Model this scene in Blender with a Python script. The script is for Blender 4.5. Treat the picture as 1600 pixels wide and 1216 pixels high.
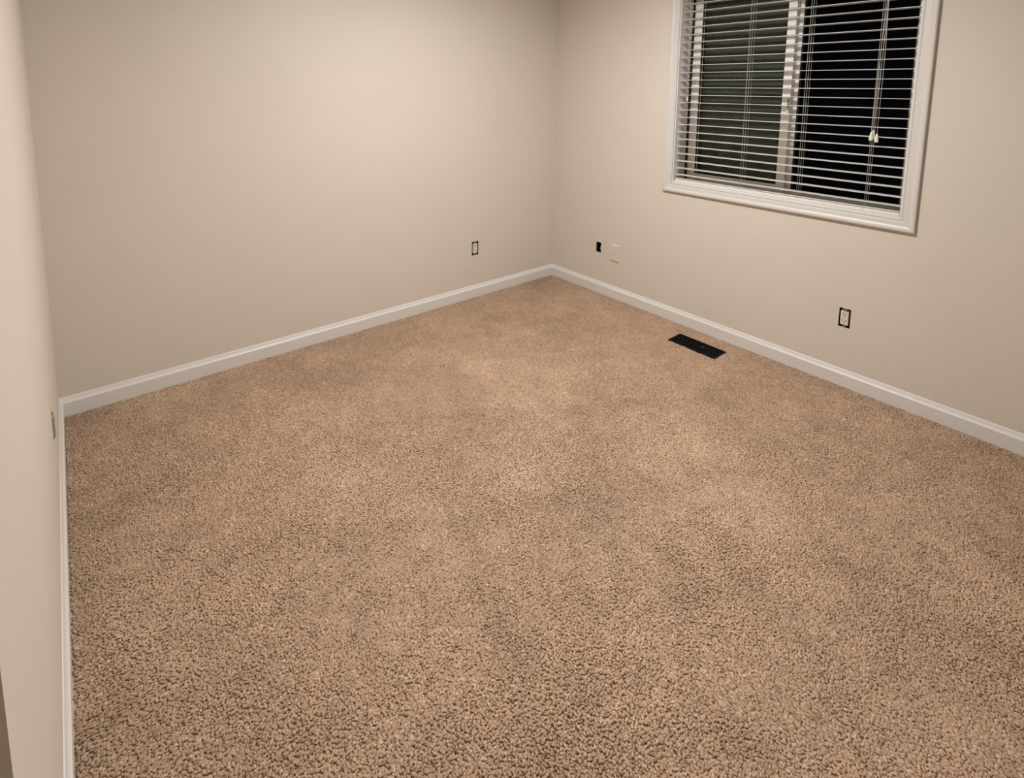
import bpy, bmesh, math
import numpy as np
from mathutils import Matrix, Vector

for o in list(bpy.data.objects):
    bpy.data.objects.remove(o, do_unlink=True)
scene = bpy.context.scene
COL = scene.collection

# ------------------------------------------------------------------ camera
# room frame: back wall y=0, window wall x=0, carpet top z=0, room at x<0, y<0
cam_d = bpy.data.cameras.new('camera')
cam = bpy.data.objects.new('camera', cam_d)
COL.objects.link(cam)
scene.camera = cam
YAW, PITCH, ROLL = 0.70381, 0.12556, -0.01475
F_PX, PP_Y = 836.77, 247.39
fw = Vector((math.sin(YAW) * math.cos(PITCH), math.cos(YAW) * math.cos(PITCH), -math.sin(PITCH)))
rt = Vector((math.cos(YAW), -math.sin(YAW), 0))
dn = fw.cross(rt)
rt2 = math.cos(ROLL) * rt + math.sin(ROLL) * dn
dn2 = -math.sin(ROLL) * rt + math.cos(ROLL) * dn
M = Matrix((rt2, -dn2, -fw)).transposed().to_4x4()
M.translation = (-2.86203, -2.87235, 1.4175)
cam.matrix_world = M
cam_d.sensor_fit = 'HORIZONTAL'
cam_d.sensor_width = 36.0
cam_d.lens = 36.0 * F_PX / 1600
cam_d.shift_y = -(608 - PP_Y) / 1600          # the photo is a crop below the optical axis
cam_d.clip_start = 0.02

# ------------------------------------------------------------------ world, light, exposure
world = bpy.data.worlds.new('night')
scene.world = world
world.use_nodes = True
bg = world.node_tree.nodes['Background']
bg.inputs[0].default_value = (0.35, 0.5, 1.0, 1)
bg.inputs[1].default_value = 0.0012

ld = bpy.data.lights.new('ceiling_lamp', 'AREA')
ld.shape = 'DISK'
ld.size = 0.15
ld.energy = 39
ld.color = (1.0, 0.985, 0.955)
ld.spread = math.radians(162)
lamp = bpy.data.objects.new('ceiling_lamp', ld)
lamp.location = (-1.41, -1.48, 2.36)
COL.objects.link(lamp)
# added fill light just below the lamp, lifts ambient on ceiling and corners
gd = bpy.data.lights.new('ambient_fill', 'POINT')
gd.shadow_soft_size = 0.07
gd.energy = 17
gd.color = ld.color
glow = bpy.data.objects.new('ambient_fill', gd)
glow.location = (-1.41, -1.48, 2.30)
COL.objects.link(glow)

vs = scene.view_settings
vs.view_transform = 'Standard'
vs.look = 'None'
vs.gamma = 1
vs.use_curve_mapping = False
vs.exposure = 0.0

# ------------------------------------------------------------------ helpers
def mat(name, col, rough=0.5, metal=0.0, spec=0.5):
    m = bpy.data.materials.new(name)
    m.use_nodes = True
    b = m.node_tree.nodes['Principled BSDF']
    b.inputs['Base Color'].default_value = (*col, 1)
    b.inputs['Roughness'].default_value = rough
    b.inputs['Metallic'].default_value = metal
    b.inputs['Specular IOR Level'].default_value = spec
    return m

def noise_bump(m, scale, strength, dist, detail=3.0, colvar=0.0, colscale=3.0):
    nt = m.node_tree
    b = nt.nodes['Principled BSDF']
    tc = nt.nodes.new('ShaderNodeTexCoord')
    n = nt.nodes.new('ShaderNodeTexNoise')
    n.inputs['Scale'].default_value = scale
    n.inputs['Detail'].default_value = detail
    nt.links.new(tc.outputs['Object'], n.inputs['Vector'])
    bp = nt.nodes.new('ShaderNodeBump')
    bp.inputs['Strength'].default_value = strength
    bp.inputs['Distance'].default_value = dist
    nt.links.new(n.outputs['Fac'], bp.inputs['Height'])
    nt.links.new(bp.outputs['Normal'], b.inputs['Normal'])
    if colvar:
        base = b.inputs['Base Color'].default_value[:3]
        n2 = nt.nodes.new('ShaderNodeTexNoise')
        n2.inputs['Scale'].default_value = colscale
        n2.inputs['Detail'].default_value = 5
        nt.links.new(tc.outputs['Object'], n2.inputs['Vector'])
        r = nt.nodes.new('ShaderNodeValToRGB')
        r.color_ramp.elements[0].position = 0.3
        r.color_ramp.elements[1].position = 0.7
        r.color_ramp.elements[0].color = (*[c * (1 - colvar) for c in base], 1)
        r.color_ramp.elements[1].color = (*[min(1, c * (1 + colvar)) for c in base], 1)
        nt.links.new(n2.outputs['Fac'], r.inputs['Fac'])
        nt.links.new(r.outputs['Color'], b.inputs['Base Color'])

def glass(name, tint, refl, rough=0.02):
    m = bpy.data.materials.new(name)
    m.use_nodes = True
    nt = m.node_tree
    nt.nodes.clear()
    out = nt.nodes.new('ShaderNodeOutputMaterial')
    mix = nt.nodes.new('ShaderNodeMixShader')
    tr = nt.nodes.new('ShaderNodeBsdfTransparent')
    gl = nt.nodes.new('ShaderNodeBsdfGlossy')
    gl.inputs['Roughness'].default_value = rough
    gl.inputs['Color'].default_value = (*tint, 1)
    mix.inputs[0].default_value = refl
    nt.links.new(tr.outputs[0], mix.inputs[1])
    nt.links.new(gl.outputs[0], mix.inputs[2])
    nt.links.new(mix.outputs[0], out.inputs[0])
    return m

def link(name, bm, m, parent=None, smooth=False):
    bmesh.ops.recalc_face_normals(bm, faces=bm.faces)
    me = bpy.data.meshes.new(name)
    bm.to_mesh(me)
    bm.free()
    if smooth:
        for p in me.polygons:
            p.use_smooth = True
    o = bpy.data.objects.new(name, me)
    me.materials.append(m)
    COL.objects.link(o)
    if parent is not None:
        o.parent = parent
    return o

def tag(o, label=None, cat=None, kind=None, group=None):
    if label: o['label'] = label
    if cat: o['category'] = cat
    if kind: o['kind'] = kind
    if group: o['group'] = group
    return o

def empty(name, loc, rotz=0.0):
    o = bpy.data.objects.new(name, None)
    o.empty_display_size = 0.02
    o.location = loc
    o.rotation_euler = (0, 0, rotz)
    COL.objects.link(o)
    return o

def add_box(bm, x0, x1, y0, y1, z0, z1, bevel=0.0):
    vs_ = [bm.verts.new((x, y, z)) for x in (x0, x1) for y in (y0, y1) for z in (z0, z1)]
    fs = [bm.faces.new([vs_[i] for i in f]) for f in ((0, 1, 3, 2), (4, 6, 7, 5), (0, 4, 5, 1), (2, 3, 7, 6), (0, 2, 6, 4), (1, 5, 7, 3))]
    if bevel:
        es = list({e for f in fs for e in f.edges})
        bmesh.ops.bevel(bm, geom=es, offset=bevel, segments=2, affect='EDGES', profile=0.6)

def box(name, dims, m, parent=None, bevel=0.0):
    bm = bmesh.new()
    add_box(bm, *dims, bevel=bevel)
    return link(name, bm, m, parent)

def slab(name, fmap, us, vs_, holes, th, m, parent=None):
    """plate over [u0,u1]x[v0,v1] with rectangular holes, th deep behind its face; fmap(u, v, depth) -> xyz"""
    U = sorted({us[0], us[1], *[h[0] for h in holes], *[h[1] for h in holes]})
    V = sorted({vs_[0], vs_[1], *[h[2] for h in holes], *[h[3] for h in holes]})
    def solid(i, j):
        if i < 0 or j < 0 or i >= len(U) - 1 or j >= len(V) - 1:
            return False
        cu, cv = (U[i] + U[i + 1]) / 2, (V[j] + V[j + 1]) / 2
        return not any(h[0] < cu < h[1] and h[2] < cv < h[3] for h in holes)
    bm = bmesh.new()
    cache = {}
    def v(i, j, d):
        k = (i, j, d)
        if k not in cache:
            cache[k] = bm.verts.new(fmap(U[i], V[j], d))
        return cache[k]
    for i in range(len(U) - 1):
        for j in range(len(V) - 1):
            if not solid(i, j):
                continue
            bm.faces.new([v(i, j, 0), v(i + 1, j, 0), v(i + 1, j + 1, 0), v(i, j + 1, 0)])
            bm.faces.new([v(i, j, th), v(i, j + 1, th), v(i + 1, j + 1, th), v(i + 1, j, th)])
            for di, dj, a, b in ((-1, 0, (i, j), (i, j + 1)), (1, 0, (i + 1, j), (i + 1, j + 1)), (0, -1, (i, j), (i + 1, j)), (0, 1, (i, j + 1), (i + 1, j + 1))):
                if not solid(i + di, j + dj):
                    bm.faces.new([v(*a, 0), v(*b, 0), v(*b, th), v(*a, th)])
    return link(name, bm, m, parent)

def strip(name, a_pts, b_pts, m, parent=None):
    """prism between two matching closed profiles"""
    bm = bmesh.new()
    A = [bm.verts.new(p) for p in a_pts]
    B = [bm.verts.new(p) for p in b_pts]
    n = len(A)
    for i in range(n):
        j = (i + 1) % n
        bm.faces.new([A[i], A[j], B[j], B[i]])
    bm.faces.new(A)
    bm.faces.new(B[::-1])
    return link(name, bm, m, parent)

def add_tube(bm, pts, r, seg=6):
    rings = []
    pts = [Vector(p) for p in pts]
    for i, p in enumerate(pts):
        d = (pts[min(i + 1, len(pts) - 1)] - pts[max(i - 1, 0)]).normalized()
        a = d.cross(Vector((1, 0, 0)) if abs(d.x) < 0.9 else Vector((0, 1, 0))).normalized()
        b = d.cross(a)
        rr = r[i] if isinstance(r, (list, tuple)) else r
        rings.append([bm.verts.new(p + (a * math.cos(t) + b * math.sin(t)) * rr) for t in [2 * math.pi * k / seg for k in range(seg)]])
    for R0, R1 in zip(rings, rings[1:]):
        for k in range(seg):
            bm.faces.new([R0[k], R0[(k + 1) % seg], R1[(k + 1) % seg], R1[k]])
    bm.faces.new(rings[0][::-1])
    bm.faces.new(rings[-1])

def tube(name, pts, r, m, parent=None, seg=6):
    bm = bmesh.new()
    add_tube(bm, pts, r, seg)
    return link(name, bm, m, parent, smooth=True)

# ------------------------------------------------------------------ materials
M_WALL = mat('wall_paint', (0.66, 0.598, 0.530), 0.62, spec=0.3)
noise_bump(M_WALL, 150, 0.35, 0.0015, 2.0, 0.012, 2.2)
M_CEIL = mat('ceiling_paint', (0.78, 0.76, 0.72), 0.8, spec=0.2)
M_TRIM = mat('trim_paint', (0.71, 0.69, 0.665), 0.34, spec=0.45)
noise_bump(M_TRIM, 60, 0.05, 0.001)
M_TRIM_SHADED = mat('trim_paint_shaded', (0.625, 0.60, 0.565), 0.42)  # trim white darkened, stands in for weaker light on the casing
M_VINYL = mat('white_vinyl', (0.84, 0.82, 0.78), 0.4)
M_GROOVE_SHADE = mat('groove_shade', (0.035, 0.028, 0.022), 0.8, spec=0.1)  # shade of the jamb groove put into a near-black colour
M_BLIND = mat('blind_white', (0.74, 0.71, 0.67), 0.42)
M_CORD = mat('cord', (0.62, 0.60, 0.58), 0.7)
M_TASSEL = mat('tassel', (0.80, 0.77, 0.70), 0.45)
M_GASKET = mat('gasket_black', (0.012, 0.012, 0.012), 0.7)
M_BOX = mat('box_black', (0.010, 0.008, 0.007), 0.75, spec=0.1)
M_PLASTIC = mat('device_white', (0.70, 0.66, 0.59), 0.4)
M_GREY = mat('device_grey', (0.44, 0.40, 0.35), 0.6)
M_SLOT = mat('slot_dark', (0.05, 0.038, 0.028), 0.7)
M_METAL = mat('strap_metal', (0.20, 0.17, 0.14), 0.5, metal=0.4)
M_SCREW = mat('screw', (0.35, 0.30, 0.22), 0.4, metal=0.6)
M_VENT = mat('vent_black', (0.005, 0.005, 0.005), 0.5, spec=0.10)
M_GLASS_L = glass('glass_coated', (0.86, 1.0, 0.86), 0.008)
M_GLASS_R = glass('glass_clear', (0.8, 0.9, 1.0), 0.0015)
M_SUB = mat('carpet_backing', (0.46, 0.322, 0.225), 0.95, spec=0.05)

# insect screen: fine mesh, partly see-through
M_SCREEN = bpy.data.materials.new('screen_mesh')
M_SCREEN.use_nodes = True
nt = M_SCREEN.node_tree
b = nt.nodes['Principled BSDF']
b.inputs['Base Color'].default_value = (0.046, 0.056, 0.043, 1)
b.inputs['Roughness'].default_value = 0.8
tr = nt.nodes.new('ShaderNodeBsdfTransparent')
mx = nt.nodes.new('ShaderNodeMixShader')
mx.inputs[0].default_value = 0.80
nt.links.new(tr.outputs[0], mx.inputs[1])
nt.links.new(b.outputs[0], mx.inputs[2])
nt.links.new(mx.outputs[0], nt.nodes['Material Output'].inputs[0])

# carpet yarn: colour carried per tuft
M_YARN = mat('carpet_yarn', (0.4, 0.3, 0.2), 0.9, spec=0.08)
ynt = M_YARN.node_tree
at = ynt.nodes.new('ShaderNodeAttribute')
at.attribute_name = 'yarn'
M_YARN.node_tree.links.new(at.outputs['Color'], M_YARN.node_tree.nodes['Principled BSDF'].inputs['Base Color'])

# ------------------------------------------------------------------ room shell
W = 2.943            # back wall length
YE = -2.2035         # where the left wall ends
XF, YF, ZC = -3.75, -3.45, 2.44
WT = 0.115           # partition thickness
Z0 = -0.0034
# window opening (jamb faces)
OY0, OY1, OZ0, OZ1 = -2.2035, -1.033, 0.878, 2.060
BXD = 0.05           # depth of the electrical boxes

# openings cut for the boxes: (u0, u1, z0, z1)
HA = (-0.7715, -0.7155, 0.2960, 0.3905)
HB = (-2.0505, -2.0000, 0.2935, 0.3885)
HH = (-0.4865, -0.4415, 0.2905, 0.3630)
HC = (-0.7620, -0.7080, 0.2960, 0.3905)

slab('wall_back', lambda u, v, d: (u, d, v), (XF, 0.20), (Z0, ZC), [HA], WT, M_WALL)['kind'] = 'structure'
slab('wall_right', lambda u, v, d: (d, u, v), (YF, 0.0), (Z0, ZC), [(OY0, OY1, OZ0, OZ1), HB, HH], 0.20, M_WALL)['kind'] = 'structure'
slab('wall_left', lambda u, v, d: (-W - d, u, v), (YE, 0.0), (Z0, ZC), [HC], WT, M_WALL)['kind'] = 'structure'
box('wall_front', (XF, 0.20, YF - WT, YF, Z0, ZC), M_WALL)['kind'] = 'structure'
box('wall_far_left', (XF - WT, XF, YF - WT, WT, Z0, ZC), M_WALL)['kind'] = 'structure'
box('ceiling', (XF - WT, 0.20, YF - WT, WT, ZC, ZC + 0.1), M_CEIL)['kind'] = 'structure'
box('floor', (XF - WT, 0.20, YF - WT, WT, Z0 - 0.1, Z0), M_SUB)['kind'] = 'structure'

# baseboards: (projection from wall, height)
PROF = [(0.0, Z0), (0.0130, Z0), (0.0130, 0.0590), (0.0127, 0.0604), (0.0118, 0.0616), (0.0092, 0.0652), (0.0070, 0.0690), (0.0052, 0.0735), (0.0038, 0.0780), (0.0022, 0.0822), (0.0, 0.0840)]
strip('baseboard_back', [(-W + t, -t, z) for t, z in PROF], [(-t, -t, z) for t, z in PROF], M_TRIM)['kind'] = 'structure'
strip('baseboard_right', [(-t, -t, z) for t, z in PROF], [(-t, YF + t, z) for t, z in PROF], M_TRIM)['kind'] = 'structure'
bl = strip('baseboard_left', [(-W + t, -t, z) for t, z in PROF], [(-W + t, YE - t, z) for t, z in PROF], M_TRIM)
bl['kind'] = 'structure'
strip('return_board', [(-W + t, YE - t, z) for t, z in PROF], [(-W - WT, YE - t, z) for t, z in PROF], M_TRIM, bl)
strip('baseboard_front', [(-t, YF + t, z) for t, z in PROF], [(XF + t, YF + t, z) for t, z in PROF], M_TRIM)['kind'] = 'structure'
strip('baseboard_far_left', [(XF + t, YF + t, z) for t, z in PROF], [(XF + t, 0, z) for t, z in PROF], M_TRIM)['kind'] = 'structure'

# ------------------------------------------------------------------ window
win = empty('window_1', (0, (OY0 + OY1) / 2, OZ0))
win['kind'] = 'structure'
win['label'] = 'white cased sliding window with two dark panes behind the blind'
WM = Matrix.Translation((0, -(OY0 + OY1) / 2, -OZ0))
def into_win(o):
    o.data.transform(WM)
    return o
# picture-frame casing, profile (distance out from the inner edge, projection from the wall)
CP = [(0.0, 0.0), (0.0, 0.0085), (0.0025, 0.0105), (0.0065, 0.0105), (0.0085, 0.0090), (0.0115, 0.0090), (0.0140, 0.0108), (0.0330, 0.0128), (0.0385, 0.0160), (0.0440, 0.0178), (0.0510, 0.0182), (0.0560, 0.0165), (0.0575, 0.0140), (0.0575, 0.0)]
CY0, CY1, CZ0, CZ1 = OY0 - 0.0050, OY1 + 0.0050, OZ0 - 0.0050, OZ1 + 0.0050
def rect_pt(c, w, t):
    y = CY0 - w if c in (0, 3) else CY1 + w
    z = CZ0 - w if c in (0, 1) else CZ1 + w
    return (-t, y, z)
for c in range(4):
    into_win(strip('casing', [rect_pt(c, w, t) for w, t in CP], [rect_pt((c + 1) % 4, w, t) for w, t in CP], M_TRIM_SHADED, win))
JT = 0.0     # jamb lining boards, inside faces flush with the opening
XJ = 0.122
for dims in ((-0.0005, XJ, OY1 - 0.001, OY1 + 0.004, OZ0, OZ1), (-0.0005, XJ, OY0 - 0.004, OY0 + 0.001, OZ0, OZ1),
             (-0.0005, XJ, OY0, OY1, OZ0 - 0.004, OZ0 + 0.001), (-0.0005, XJ, OY0, OY1, OZ1 - 0.001, OZ1 + 0.004)):
    into_win(box('jamb', dims, M_TRIM, win))
into_win(box('groove_shade', (0.1225, 0.1330, OY1 - 0.0075, OY1 - 0.0002, OZ0 + 0.001, OZ1 - 0.001), M_GROOVE_SHADE, win))  # added dark strip in place of the shade in the groove
# vinyl main frame, set deep (its front is the dark groove beside the sash)
FX0, FX1 = 0.150, 0.198
for dims in ((FX0, FX1, OY1 - 0.016, OY1, OZ0, OZ1), (FX0, FX1, OY0, OY0 + 0.016, OZ0, OZ1),
             (FX0, FX1, OY0, OY1, OZ0, OZ0 + 0.010), (FX0, FX1, OY0, OY1, OZ1 - 0.016, OZ1)):
    into_win(box('frame', dims, M_VINYL, win, 0.001))
def sash(x0, x1, y0, y1, z0, z1, wl, wr, wb, wt, gm):
    """y0 = low-y side (right as seen), y1 = high-y side"""
    s = into_win(box('sash', (x0, x1, y1 - wl, y1, z0, z1), M_VINYL, win, 0.0015))
    for dims in ((x0, x1, y0, y0 + wr, z0, z1), (x0, x1, y0 + wr, y1 - wl, z0, z0 + wb), (x0, x1, y0 + wr, y1 - wl, z1 - wt, z1)):
        into_win(box('sash_rail', dims, M_VINYL, s, 0.0015))
    xg = (x0 + x1) / 2 - 0.003
    g = 0.005
    for dims in ((xg - 0.008, xg, y1 - wl - g, y1 - wl, z0 + wb, z1 - wt), (xg - 0.008, xg, y0 + wr, y0 + wr + g, z0 + wb, z1 - wt),
                 (xg - 0.008, xg, y0 + wr, y1 - wl, z0 + wb, z0 + wb + g), (xg - 0.008, xg, y0 + wr, y1 - wl, z1 - wt - g, z1 - wt)):
        into_win(box('gasket', dims, M_GASKET, s))
    into_win(box('pane', (xg, xg + 0.004, y0 + wr, y1 - wl, z0 + wb, z1 - wt), gm, s))
    return s
s1 = sash(0.134, 0.164, -1.6345, -1.0430, OZ0 + 0.006, OZ1 - 0.010, 0.0500, 0.0440, 0.042, 0.042, M_GLASS_L)
s2 = sash(0.167, 0.192, OY0 + 0.008, -1.6170, OZ0 + 0.004, OZ1 - 0.010, 0.0400, 0.0380, 0.010, 0.034, M_GLASS_R)
lk = into_win(box('latch', (0.1235, 0.134, -1.6335, -1.6215, 1.325, 1.405), M_VINYL, s1, 0.003))
into_win(box('latch_slot', (0.1225, 0.1250, -1.6310, -1.6250, 1.345, 1.395), M_SLOT, s1, 0.0005))
sc_ = into_win(box('insect_screen', (0.1935, 0.1940, -1.6300, -1.0500, OZ0 + 0.01, OZ1 - 0.012), M_SCREEN, win))

# ------------------------------------------------------------------ blind
rng = np.random.default_rng(7)
BY0, BY1 = OY0 + 0.006, OY1 - 0.006
BXF, BXB = 0.0125, 0.0630
blind = empty('window_blind', (0, (BY0 + BY1) / 2, OZ0))
tag(blind, 'white horizontal slat blind with slats open, hung inside the window casing', 'blind')
BM = Matrix.Translation((0, -(BY0 + BY1) / 2, -OZ0))
def into_blind(o):
    o.data.transform(BM)
    return o
into_blind(box('headrail', (0.008, 0.068, BY0, BY1, 2.012, OZ1 - 0.002), M_BLIND, blind, 0.002))
into_blind(box('valance', (-0.002, 0.006, BY0 + 0.001, BY1 - 0.001, 1.985, OZ1 - 0.004), M_BLIND, blind, 0.002))
into_blind(box('bottom_rail', (BXF - 0.001, BXB + 0.001, BY0, BY1, OZ0 + 0.0012, OZ0 + 0.0155), M_BLIND, blind, 0.0025))
# one slat mesh: slightly crowned strip
bm = bmesh.new()
nseg = 4
top = []
bot = []
for k in range(nseg + 1):
    f = k / nseg
    x = BXF + (BXB - BXF) * f - (BXF + BXB) / 2
    crown = 0.0006 * (1 - (2 * f - 1) ** 2)
    top.append((x, crown + 0.0010))
    bot.append((x, crown - 0.0010))
prof = top + bot[::-1]
HL = (BY1 - BY0) / 2
A = [bm.verts.new((x, -HL, z)) for x, z in prof]
B = [bm.verts.new((x, HL, z)) for x, z in prof]
for i in range(len(prof)):
    j = (i + 1) % len(prof)
    bm.faces.new([A[i], A[j], B[j], B[i]])
bm.faces.new(A)
bm.faces.new(B[::-1])
slat0 = link('slat', bm, M_BLIND, blind)
zs = [OZ0 + 0.0195, 0.9225] + [0.9634 + 0.04432 * k for k in range(24)]
zs = [z for z in zs if z < 2.0]
for k, z in enumerate(zs):
    s = slat0 if k == 0 else slat0.copy()
    if k:
        COL.objects.link(s)
        s.parent = blind
    s.location = ((BXF + BXB) / 2, float(rng.normal(0, 0.0006)), z - OZ0)
    s.rotation_euler = (float(rng.normal(0, 0.0006)), float(rng.normal(0, 0.006)) if k > 1 else 0.0, 0)
LAD = (-1.149, -1.450, -1.752, -2.0575)
for y in LAD:
    for x in (BXF - 0.0015, BXB + 0.0015):
        into_blind(tube('ladder_cord', [(x, y, OZ0 + 0.010), (x, y, 2.02)], 0.0008, M_CORD, blind, 5))
    into_blind(tube('lift_cord', [(0.038, y + 0.0005, OZ0 + 0.010), (0.038, y + 0.0005, 2.02)], 0.0009, M_CORD, blind, 5))
def tassel(parent, x, y, z0, z1, k=1.0):
    h = z1 - z0
    pts = [(x, y, z1 - h * f) for f in (0, .06, .2, .5, .82, .95, 1.0)]
    into_blind(tube('tassel', pts, [k * r for r in (.0022, .0042, .0052, .0068, .0088, .0084, .0060)], M_TASSEL, parent, 10))
for y, z1, yo in ((-2.0700, 1.262, -0.003), (-2.0655, 1.253, 0.0), (-2.0850, 1.246, 0.004)):
    xx = -0.004 - 0.010 * (yo == 0.0)
    c = into_blind(tube('pull_cord', [(xx, y, z1), (xx * 0.6, y - 0.004 + yo, 1.62), (-0.003, -2.0790 + yo, 1.99)], 0.0009, M_CORD, blind, 5))
    tassel(c, xx, y, z1 - 0.040, z1)
c = into_blind(tube('tilt_cord', [(0.006, -1.0975, 1.398), (0.004, -1.0860, 1.99)], 0.0009, M_CORD, blind, 5))
tassel(c, 0.006, -1.0975, 1.370, 1.398, 0.55)

# ------------------------------------------------------------------ wall devices
def place_frame(wall, u, z):
    """local frame: +X along the wall to the viewer's right, -Y into the room, Z up"""
    if wall == 'back':
        return (u, 0, z), 0.0
    if wall == 'right':
        return (0, u, z), -math.pi / 2
    return (-W, u, z), math.pi / 2

def outlet(wall, hole, label, face_out, skew=0.0, mp=None):
    u, z = (hole[0] + hole[1]) / 2, (hole[2] + hole[3]) / 2
    hw, hh = (hole[1] - hole[0]) / 2 - 0.0004, (hole[3] - hole[2]) / 2 - 0.0004
    loc, rz = place_frame(wall, u, z)
    e = empty('electrical_outlet', loc, rz)
    tag(e, label, 'outlet', group='uncovered outlets')
    t = 0.002
    bm = bmesh.new()
    fs = ((-hw, hw, BXD - t, BXD, -hh, hh), (-hw, -hw + t, 0.0015, BXD, -hh, hh), (hw - t, hw, 0.0015, BXD, -hh, hh), (-hw, hw, 0.0015, BXD, hh - t, hh), (-hw, hw, 0.0015, BXD, -hh, -hh + t))
    # one open box: outer and inner shells joined at the rim
    def ring(w, h, y):
        return [bm.verts.new(p) for p in ((-w, y, -h), (w, y, -h), (w, y, h), (-w, y, h))]
    r0, r1, r2, r3 = ring(hw, hh, BXD), ring(hw, hh, 0.0012), ring(hw - t, hh - t, 0.0012), ring(hw - t, hh - t, BXD - t)
    for a, b_ in ((r0, r1), (r1, r2), (r2, r3)):
        for k in range(4):
            bm.faces.new([a[k], a[(k + 1) % 4], b_[(k + 1) % 4], b_[k]])
    bm.faces.new(r0); bm.faces.new(r3)
    link('box', bm, M_BOX, e)
    cs, sn = math.cos(skew), math.sin(skew)
    SK = Matrix.Rotation(skew, 4, 'Y')
    fo = -face_out
    def put(o):
        o.data.transform(SK)
        return o
    body = put(box('receptacle', (-0.0170, 0.0170, fo, 0.030, -0.0335, 0.0335), mp or M_PLASTIC, e, 0.0012))
    put(box('strap', (-0.0085, 0.0085, fo + 0.005, fo + 0.0065, -0.0460, -0.0330), M_METAL, e, 0.0004))
    put(box('strap', (-0.0085, 0.0085, fo + 0.005, fo + 0.0065, 0.0330, 0.0460), M_METAL, e, 0.0004))
    for s in (1, -1):
        zc = 0.0175 * s + 0.002
        put(box('slot', (-0.0085, -0.0053, fo - 0.0002, fo + 0.003, zc + 0.0000, zc + 0.0090), M_SLOT, body))
        put(box('slot', (0.0050, 0.0082, fo - 0.0002, fo + 0.003, zc + 0.0000, zc + 0.0080), M_SLOT, body))
        bm = bmesh.new()
        bmesh.ops.create_cone(bm, cap_ends=True, segments=12, radius1=0.0033, radius2=0.0033, depth=0.0032, matrix=Matrix.Translation((0, fo + 0.0014, zc - 0.0068)) @ Matrix.Rotation(math.pi / 2, 4, 'X'))
        put(link('ground_hole', bm, M_SLOT, body))
        bm = bmesh.new()
        bmesh.ops.create_cone(bm, cap_ends=True, segments=12, radius1=0.0032, radius2=0.0030, depth=0.003, matrix=Matrix.Translation((0, fo + 0.0038, 0.0405 * s)) @ Matrix.Rotation(math.pi / 2, 4, 'X'))
        put(link('screw', bm, M_SCREW, e))
    return e
outlet('back', HA, 'white uncovered outlet in the back wall, left of the room corner', 0.004, 0.02)
outlet('right', HB, 'white uncovered outlet with black gap around it, under the right end of the window', 0.004, -0.01)
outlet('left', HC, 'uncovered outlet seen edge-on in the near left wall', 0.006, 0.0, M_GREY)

# empty opening in the window wall
u, z = (HH[0] + HH[1]) / 2, (HH[2] + HH[3]) / 2
hw, hh = (HH[1] - HH[0]) / 2, (HH[3] - HH[2]) / 2
loc, rz = place_frame('right', u, z)
e = empty('junction_box', loc, rz)
tag(e, 'empty black wall box opening near the corner, left of the cable plate', 'wall box')
bm = bmesh.new()
def ring(w, h, y):
    return [bm.verts.new(p) for p in ((-w, y, -h), (w, y, -h), (w, y, h), (-w, y, h))]
w_, h_, t = hw - 0.0004, hh - 0.0004, 0.002
rr = [ring(w_, h_, BXD), ring(w_, h_, 0.002), ring(w_ - t, h_ - t, 0.002), ring(w_ - t, h_ - t, BXD - t)]
for a, b_ in zip(rr, rr[1:]):
    for k in range(4):
        bm.faces.new([a[k], a[(k + 1) % 4], b_[(k + 1) % 4], b_[k]])
bm.faces.new(rr[0]); bm.faces.new(rr[3])
link('box', bm, M_BOX, e)
# torn drywall paper lip that pinches the opening at mid height
bm = bmesh.new()
pr = [(hw, -0.020), (hw - 0.0055, -0.004), (hw - 0.0045, 0.008), (hw, 0.022)]
F0 = [bm.verts.new((x, -0.0002, zz)) for x, zz in pr]
F1 = [bm.verts.new((x, 0.0010, zz)) for x, zz in pr]
for k in range(4):
    bm.faces.new([F0[k], F0[(k + 1) % 4], F1[(k + 1) % 4], F1[k]])
bm.faces.new(F0); bm.faces.new(F1[::-1])
link('paper_lip', bm, M_WALL, e)

# painted-over cable plate
loc, rz = place_frame('right', -0.6135, 0.3193)
e = empty('cable_plate', loc, rz)
tag(e, 'wall-coloured blank cable plate with a small centre hole', 'wall plate')
bm = bmesh.new()
pw, ph = 0.0355, 0.0585
def ring2(w, h, y):
    return [bm.verts.new(p) for p in ((-w, y, -h), (w, y, -h), (w, y, h), (-w, y, h))]
q = [ring2(pw, ph, -0.0002), ring2(pw, ph, -0.0030), ring2(pw - 0.0010, ph - 0.0010, -0.0052), ring2(pw - 0.0045, ph - 0.0055, -0.0080)]
for a, b_ in zip(q, q[1:]):
    for k in range(4):
        bm.faces.new([a[k], a[(k + 1) % 4], b_[(k + 1) % 4], b_[k]])
bm.faces.new(q[0]); bm.faces.new(q[-1])
link('plate', bm, M_WALL, e)
bm = bmesh.new()
bmesh.ops.create_cone(bm, cap_ends=True, segments=14, radius1=0.0034, radius2=0.0034, depth=0.002, matrix=Matrix.Translation((0.0015, -0.0077, -0.002)) @ Matrix.Rotation(math.pi / 2, 4, 'X'))
link('cable_hole', bm, M_SLOT, e)
for s in (1, -1):
    bm = bmesh.new()
    bmesh.ops.create_cone(bm, cap_ends=True, segments=12, radius1=0.0030, radius2=0.0026, depth=0.0014, matrix=Matrix.Translation((0, -0.0084, 0.0415 * s)) @ Matrix.Rotation(math.pi / 2, 4, 'X'))
    link('screw', bm, M_WALL, e)

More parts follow.
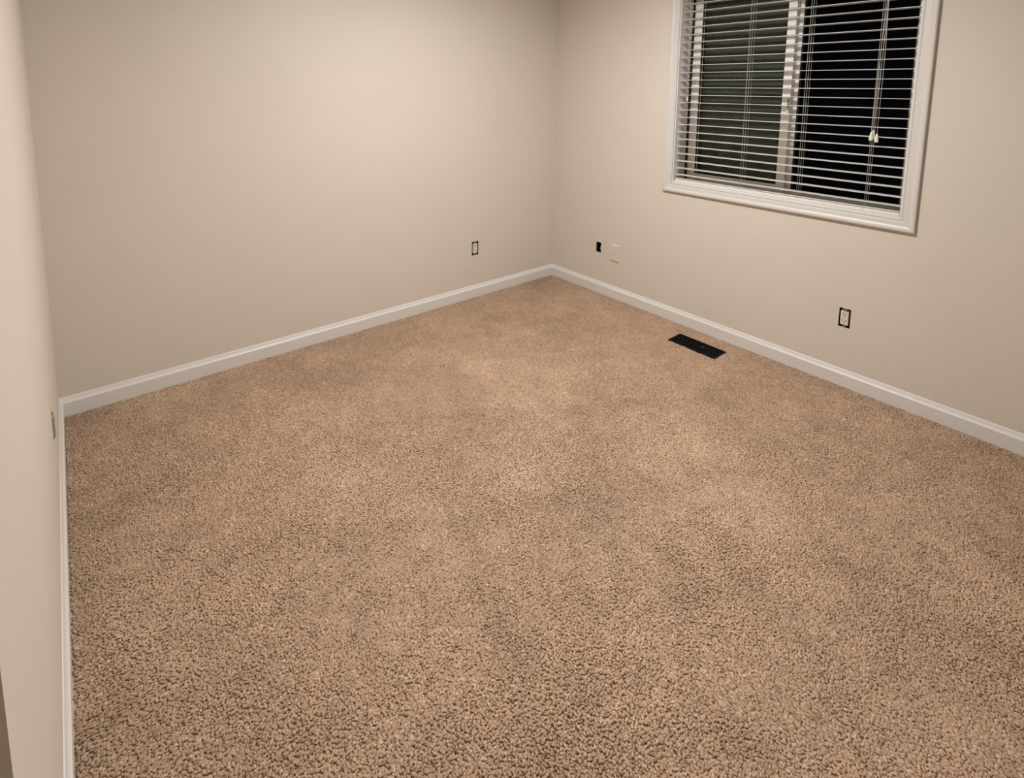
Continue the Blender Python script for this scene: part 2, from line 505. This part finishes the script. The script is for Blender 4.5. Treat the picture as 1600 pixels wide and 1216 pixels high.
# ------------------------------------------------------------------ floor register
VX0, VX1, VY0, VY1 = -0.2590, -0.1285, -1.5130, -1.2180
vent = empty('floor_vent', ((VX0 + VX1) / 2, (VY0 + VY1) / 2, 0))
tag(vent, 'black louvered floor vent in the carpet below the window', 'vent')
hx, hy = (VX1 - VX0) / 2, (VY1 - VY0) / 2
bm = bmesh.new()
def ringz(x, y, z):
    return [bm.verts.new(p) for p in ((-x, -y, z), (x, -y, z), (x, y, z), (-x, y, z))]
q = [ringz(hx, hy, -0.003), ringz(hx - 0.003, hy - 0.003, 0.0025), ringz(hx - 0.011, hy - 0.011, 0.004), ringz(hx - 0.013, hy - 0.013, 0.002), ringz(hx - 0.013, hy - 0.013, Z0 + 0.0002), ringz(hx, hy, Z0 + 0.0002)]
for i in range(len(q)):
    a, b_ = q[i], q[(i + 1) % len(q)]
    for k in range(4):
        bm.faces.new([a[k], a[(k + 1) % 4], b_[(k + 1) % 4], b_[k]])
link('flange', bm, M_VENT, vent)
box('duct_pan', (-hx + 0.0135, hx - 0.0135, -hy + 0.0135, hy - 0.0135, Z0 + 0.0002, Z0 + 0.0008), M_BOX, vent)
box('spine', (-0.003, 0.003, -hy + 0.0132, hy - 0.0132, -0.004, 0.0022), M_VENT, vent)
NL = 22
fin = None
for r_ in (-1, 1):
    for k in range(NL):
        y = -hy + 0.020 + (2 * hy - 0.040) * k / (NL - 1)
        if fin is None:
            bm = bmesh.new()
            lx = (hx - 0.0135 - 0.003) / 2
            add_box(bm, -lx, lx, -0.0011, 0.0011, -0.0042, 0.0)
            bm.transform(Matrix.Rotation(0.5, 4, 'X'))
            fin = link('louver', bm, M_VENT, vent)
            o = fin
        else:
            o = fin.copy()
            COL.objects.link(o)
            o.parent = vent
        o.location = (r_ * ((hx - 0.0135 + 0.003) / 2), y, 0.002)
box('lever', (0.001, 0.005, -0.038, -0.034, 0.002, 0.0065), mat('lever_grey', (0.35, 0.35, 0.33), 0.4), vent, 0.0008)

# ------------------------------------------------------------------ carpet pile (real tufts, one mesh)
def vnoise(x, y, s, seed):
    r = np.random.default_rng(seed)
    n = 256
    g = r.random((n, n))
    x = x / s + 31.7
    y = y / s + 57.3
    xi = np.floor(x).astype(int); yi = np.floor(y).astype(int)
    fx = x - xi; fy = y - yi
    fx = fx * fx * (3 - 2 * fx); fy = fy * fy * (3 - 2 * fy)
    a = g[xi % n, yi % n]; b = g[(xi + 1) % n, yi % n]; c = g[xi % n, (yi + 1) % n]; d = g[(xi + 1) % n, (yi + 1) % n]
    return (a * (1 - fx) + b * fx) * (1 - fy) + (c * (1 - fx) + d * fx) * fy - 0.5
SP = 0.0051
gx, gy = np.meshgrid(np.arange(XF + 0.02, -0.0150, SP), np.arange(YF + 0.0155, -0.0150, SP), indexing='ij')
gx = gx.ravel(); gy = gy.ravel()
rg = np.random.default_rng(11)
px = gx + rg.uniform(-.5, .5, gx.size) * SP
py = gy + rg.uniform(-.5, .5, gx.size) * SP
ok = ((px > -W + 0.0155) | ((py < YE - 0.016) & (px > XF + 0.016))) & (px < -0.0150) & (py < -0.0150) & (py > YF + 0.0155)
ok &= (px + 2.862) * math.sin(YAW) + (py + 2.872) * math.cos(YAW) > -0.15      # nothing looks back at the rest
ok &= ~((px > VX0 - 0.001) & (px < VX1 + 0.001) & (py > VY0 - 0.001) & (py < VY1 + 0.001))
px, py = px[ok], py[ok]
N = px.size
big = vnoise(px, py, .34, 1) + .6 * vnoise(px, py, .15, 2)
mid = vnoise(px, py, .055, 3)
sml = vnoise(px, py, .018, 4)
# lean of the pile: slow sweeps from walking and vacuuming, plus clumps
def lean(a, b_, c):
    return .0024 * 2 * vnoise(px, py, .30, a) + .0024 * 2 * vnoise(px, py, .08, b_) + .0028 * 2 * vnoise(px, py, .013, c) + rg.normal(0, .0018, N)
lx = lean(5, 6, 7)
ly = -.0010 + lean(8, 9, 10)
ht = .0036 + .0009 * sml + rg.normal(0, .0004, N) + .0008 * mid
ang = rg.uniform(0, 2 * np.pi, N)
rad = .0031 * rg.uniform(.8, 1.25, N)
V = np.zeros((N, 6, 3))
for k in range(3):
    a = ang + k * 2 * np.pi / 3
    V[:, k] = np.stack([px + np.cos(a) * rad * 1.4, py + np.sin(a) * rad * 1.4, np.full(N, Z0 - .001)], 1)
    a2 = a + .5
    V[:, 3 + k] = np.stack([px + lx + np.cos(a2) * rad * 1.5, py + ly + np.sin(a2) * rad * 1.5, Z0 + ht - .10 * (np.cos(a2) * lx + np.sin(a2) * ly)], 1)
# keep tips inside the room
V[:, :, 0] = np.minimum(V[:, :, 0], -0.0135)
V[:, :, 1] = np.minimum(V[:, :, 1], -0.0135)
inroom = (py > YE)[:, None]
V[:, :, 0] = np.where(inroom, np.maximum(V[:, :, 0], -W + 0.0135), V[:, :, 0])
idx = np.array([0, 1, 4, 3, 1, 2, 5, 4, 2, 0, 3, 5, 3, 4, 5])
tot = np.array([4, 4, 4, 3])
NV = 6
me = bpy.data.meshes.new('carpet_pile')
me.vertices.add(N * NV)
me.vertices.foreach_set('co', V.astype(np.float32).ravel())
loops = (idx[None, :] + (np.arange(N) * NV)[:, None]).ravel().astype(np.int32)
me.loops.add(loops.size)
me.loops.foreach_set('vertex_index', loops)
tots = np.tile(tot, N)
starts = np.concatenate([[0], np.cumsum(tots)[:-1]]).astype(np.int32)
me.polygons.add(N * len(tot))
me.polygons.foreach_set('loop_start', starts)
me.update(calc_edges=True)
base = np.array([0.478, 0.331, 0.232])
dark = np.array([0.33, 0.218, 0.148])
lite = np.array([0.61, 0.465, 0.352])
t = rg.random(N)
colr = base[None, :] * (1 + rg.normal(0, .07, N))[:, None]
colr = np.where((t < .07)[:, None], dark[None, :], colr)
colr = np.where((t > .93)[:, None], lite[None, :], colr)
colr = np.clip(colr * (1 + .25 * big + .14 * mid)[:, None], 0.01, .9)  # broad mottling in the yarn colour, includes painted shading of leaning pile
rgba = np.ones((N, NV, 4), np.float32)
rgba[:, :, :3] = colr[:, None, :]
ca = me.color_attributes.new('yarn', 'FLOAT_COLOR', 'POINT')
ca.data.foreach_set('color', rgba.ravel())
me.materials.append(M_YARN)
carpet = bpy.data.objects.new('carpet_pile', me)
COL.objects.link(carpet)
tag(carpet, 'tan cut-pile carpet covering the whole floor', 'carpet', 'stuff')
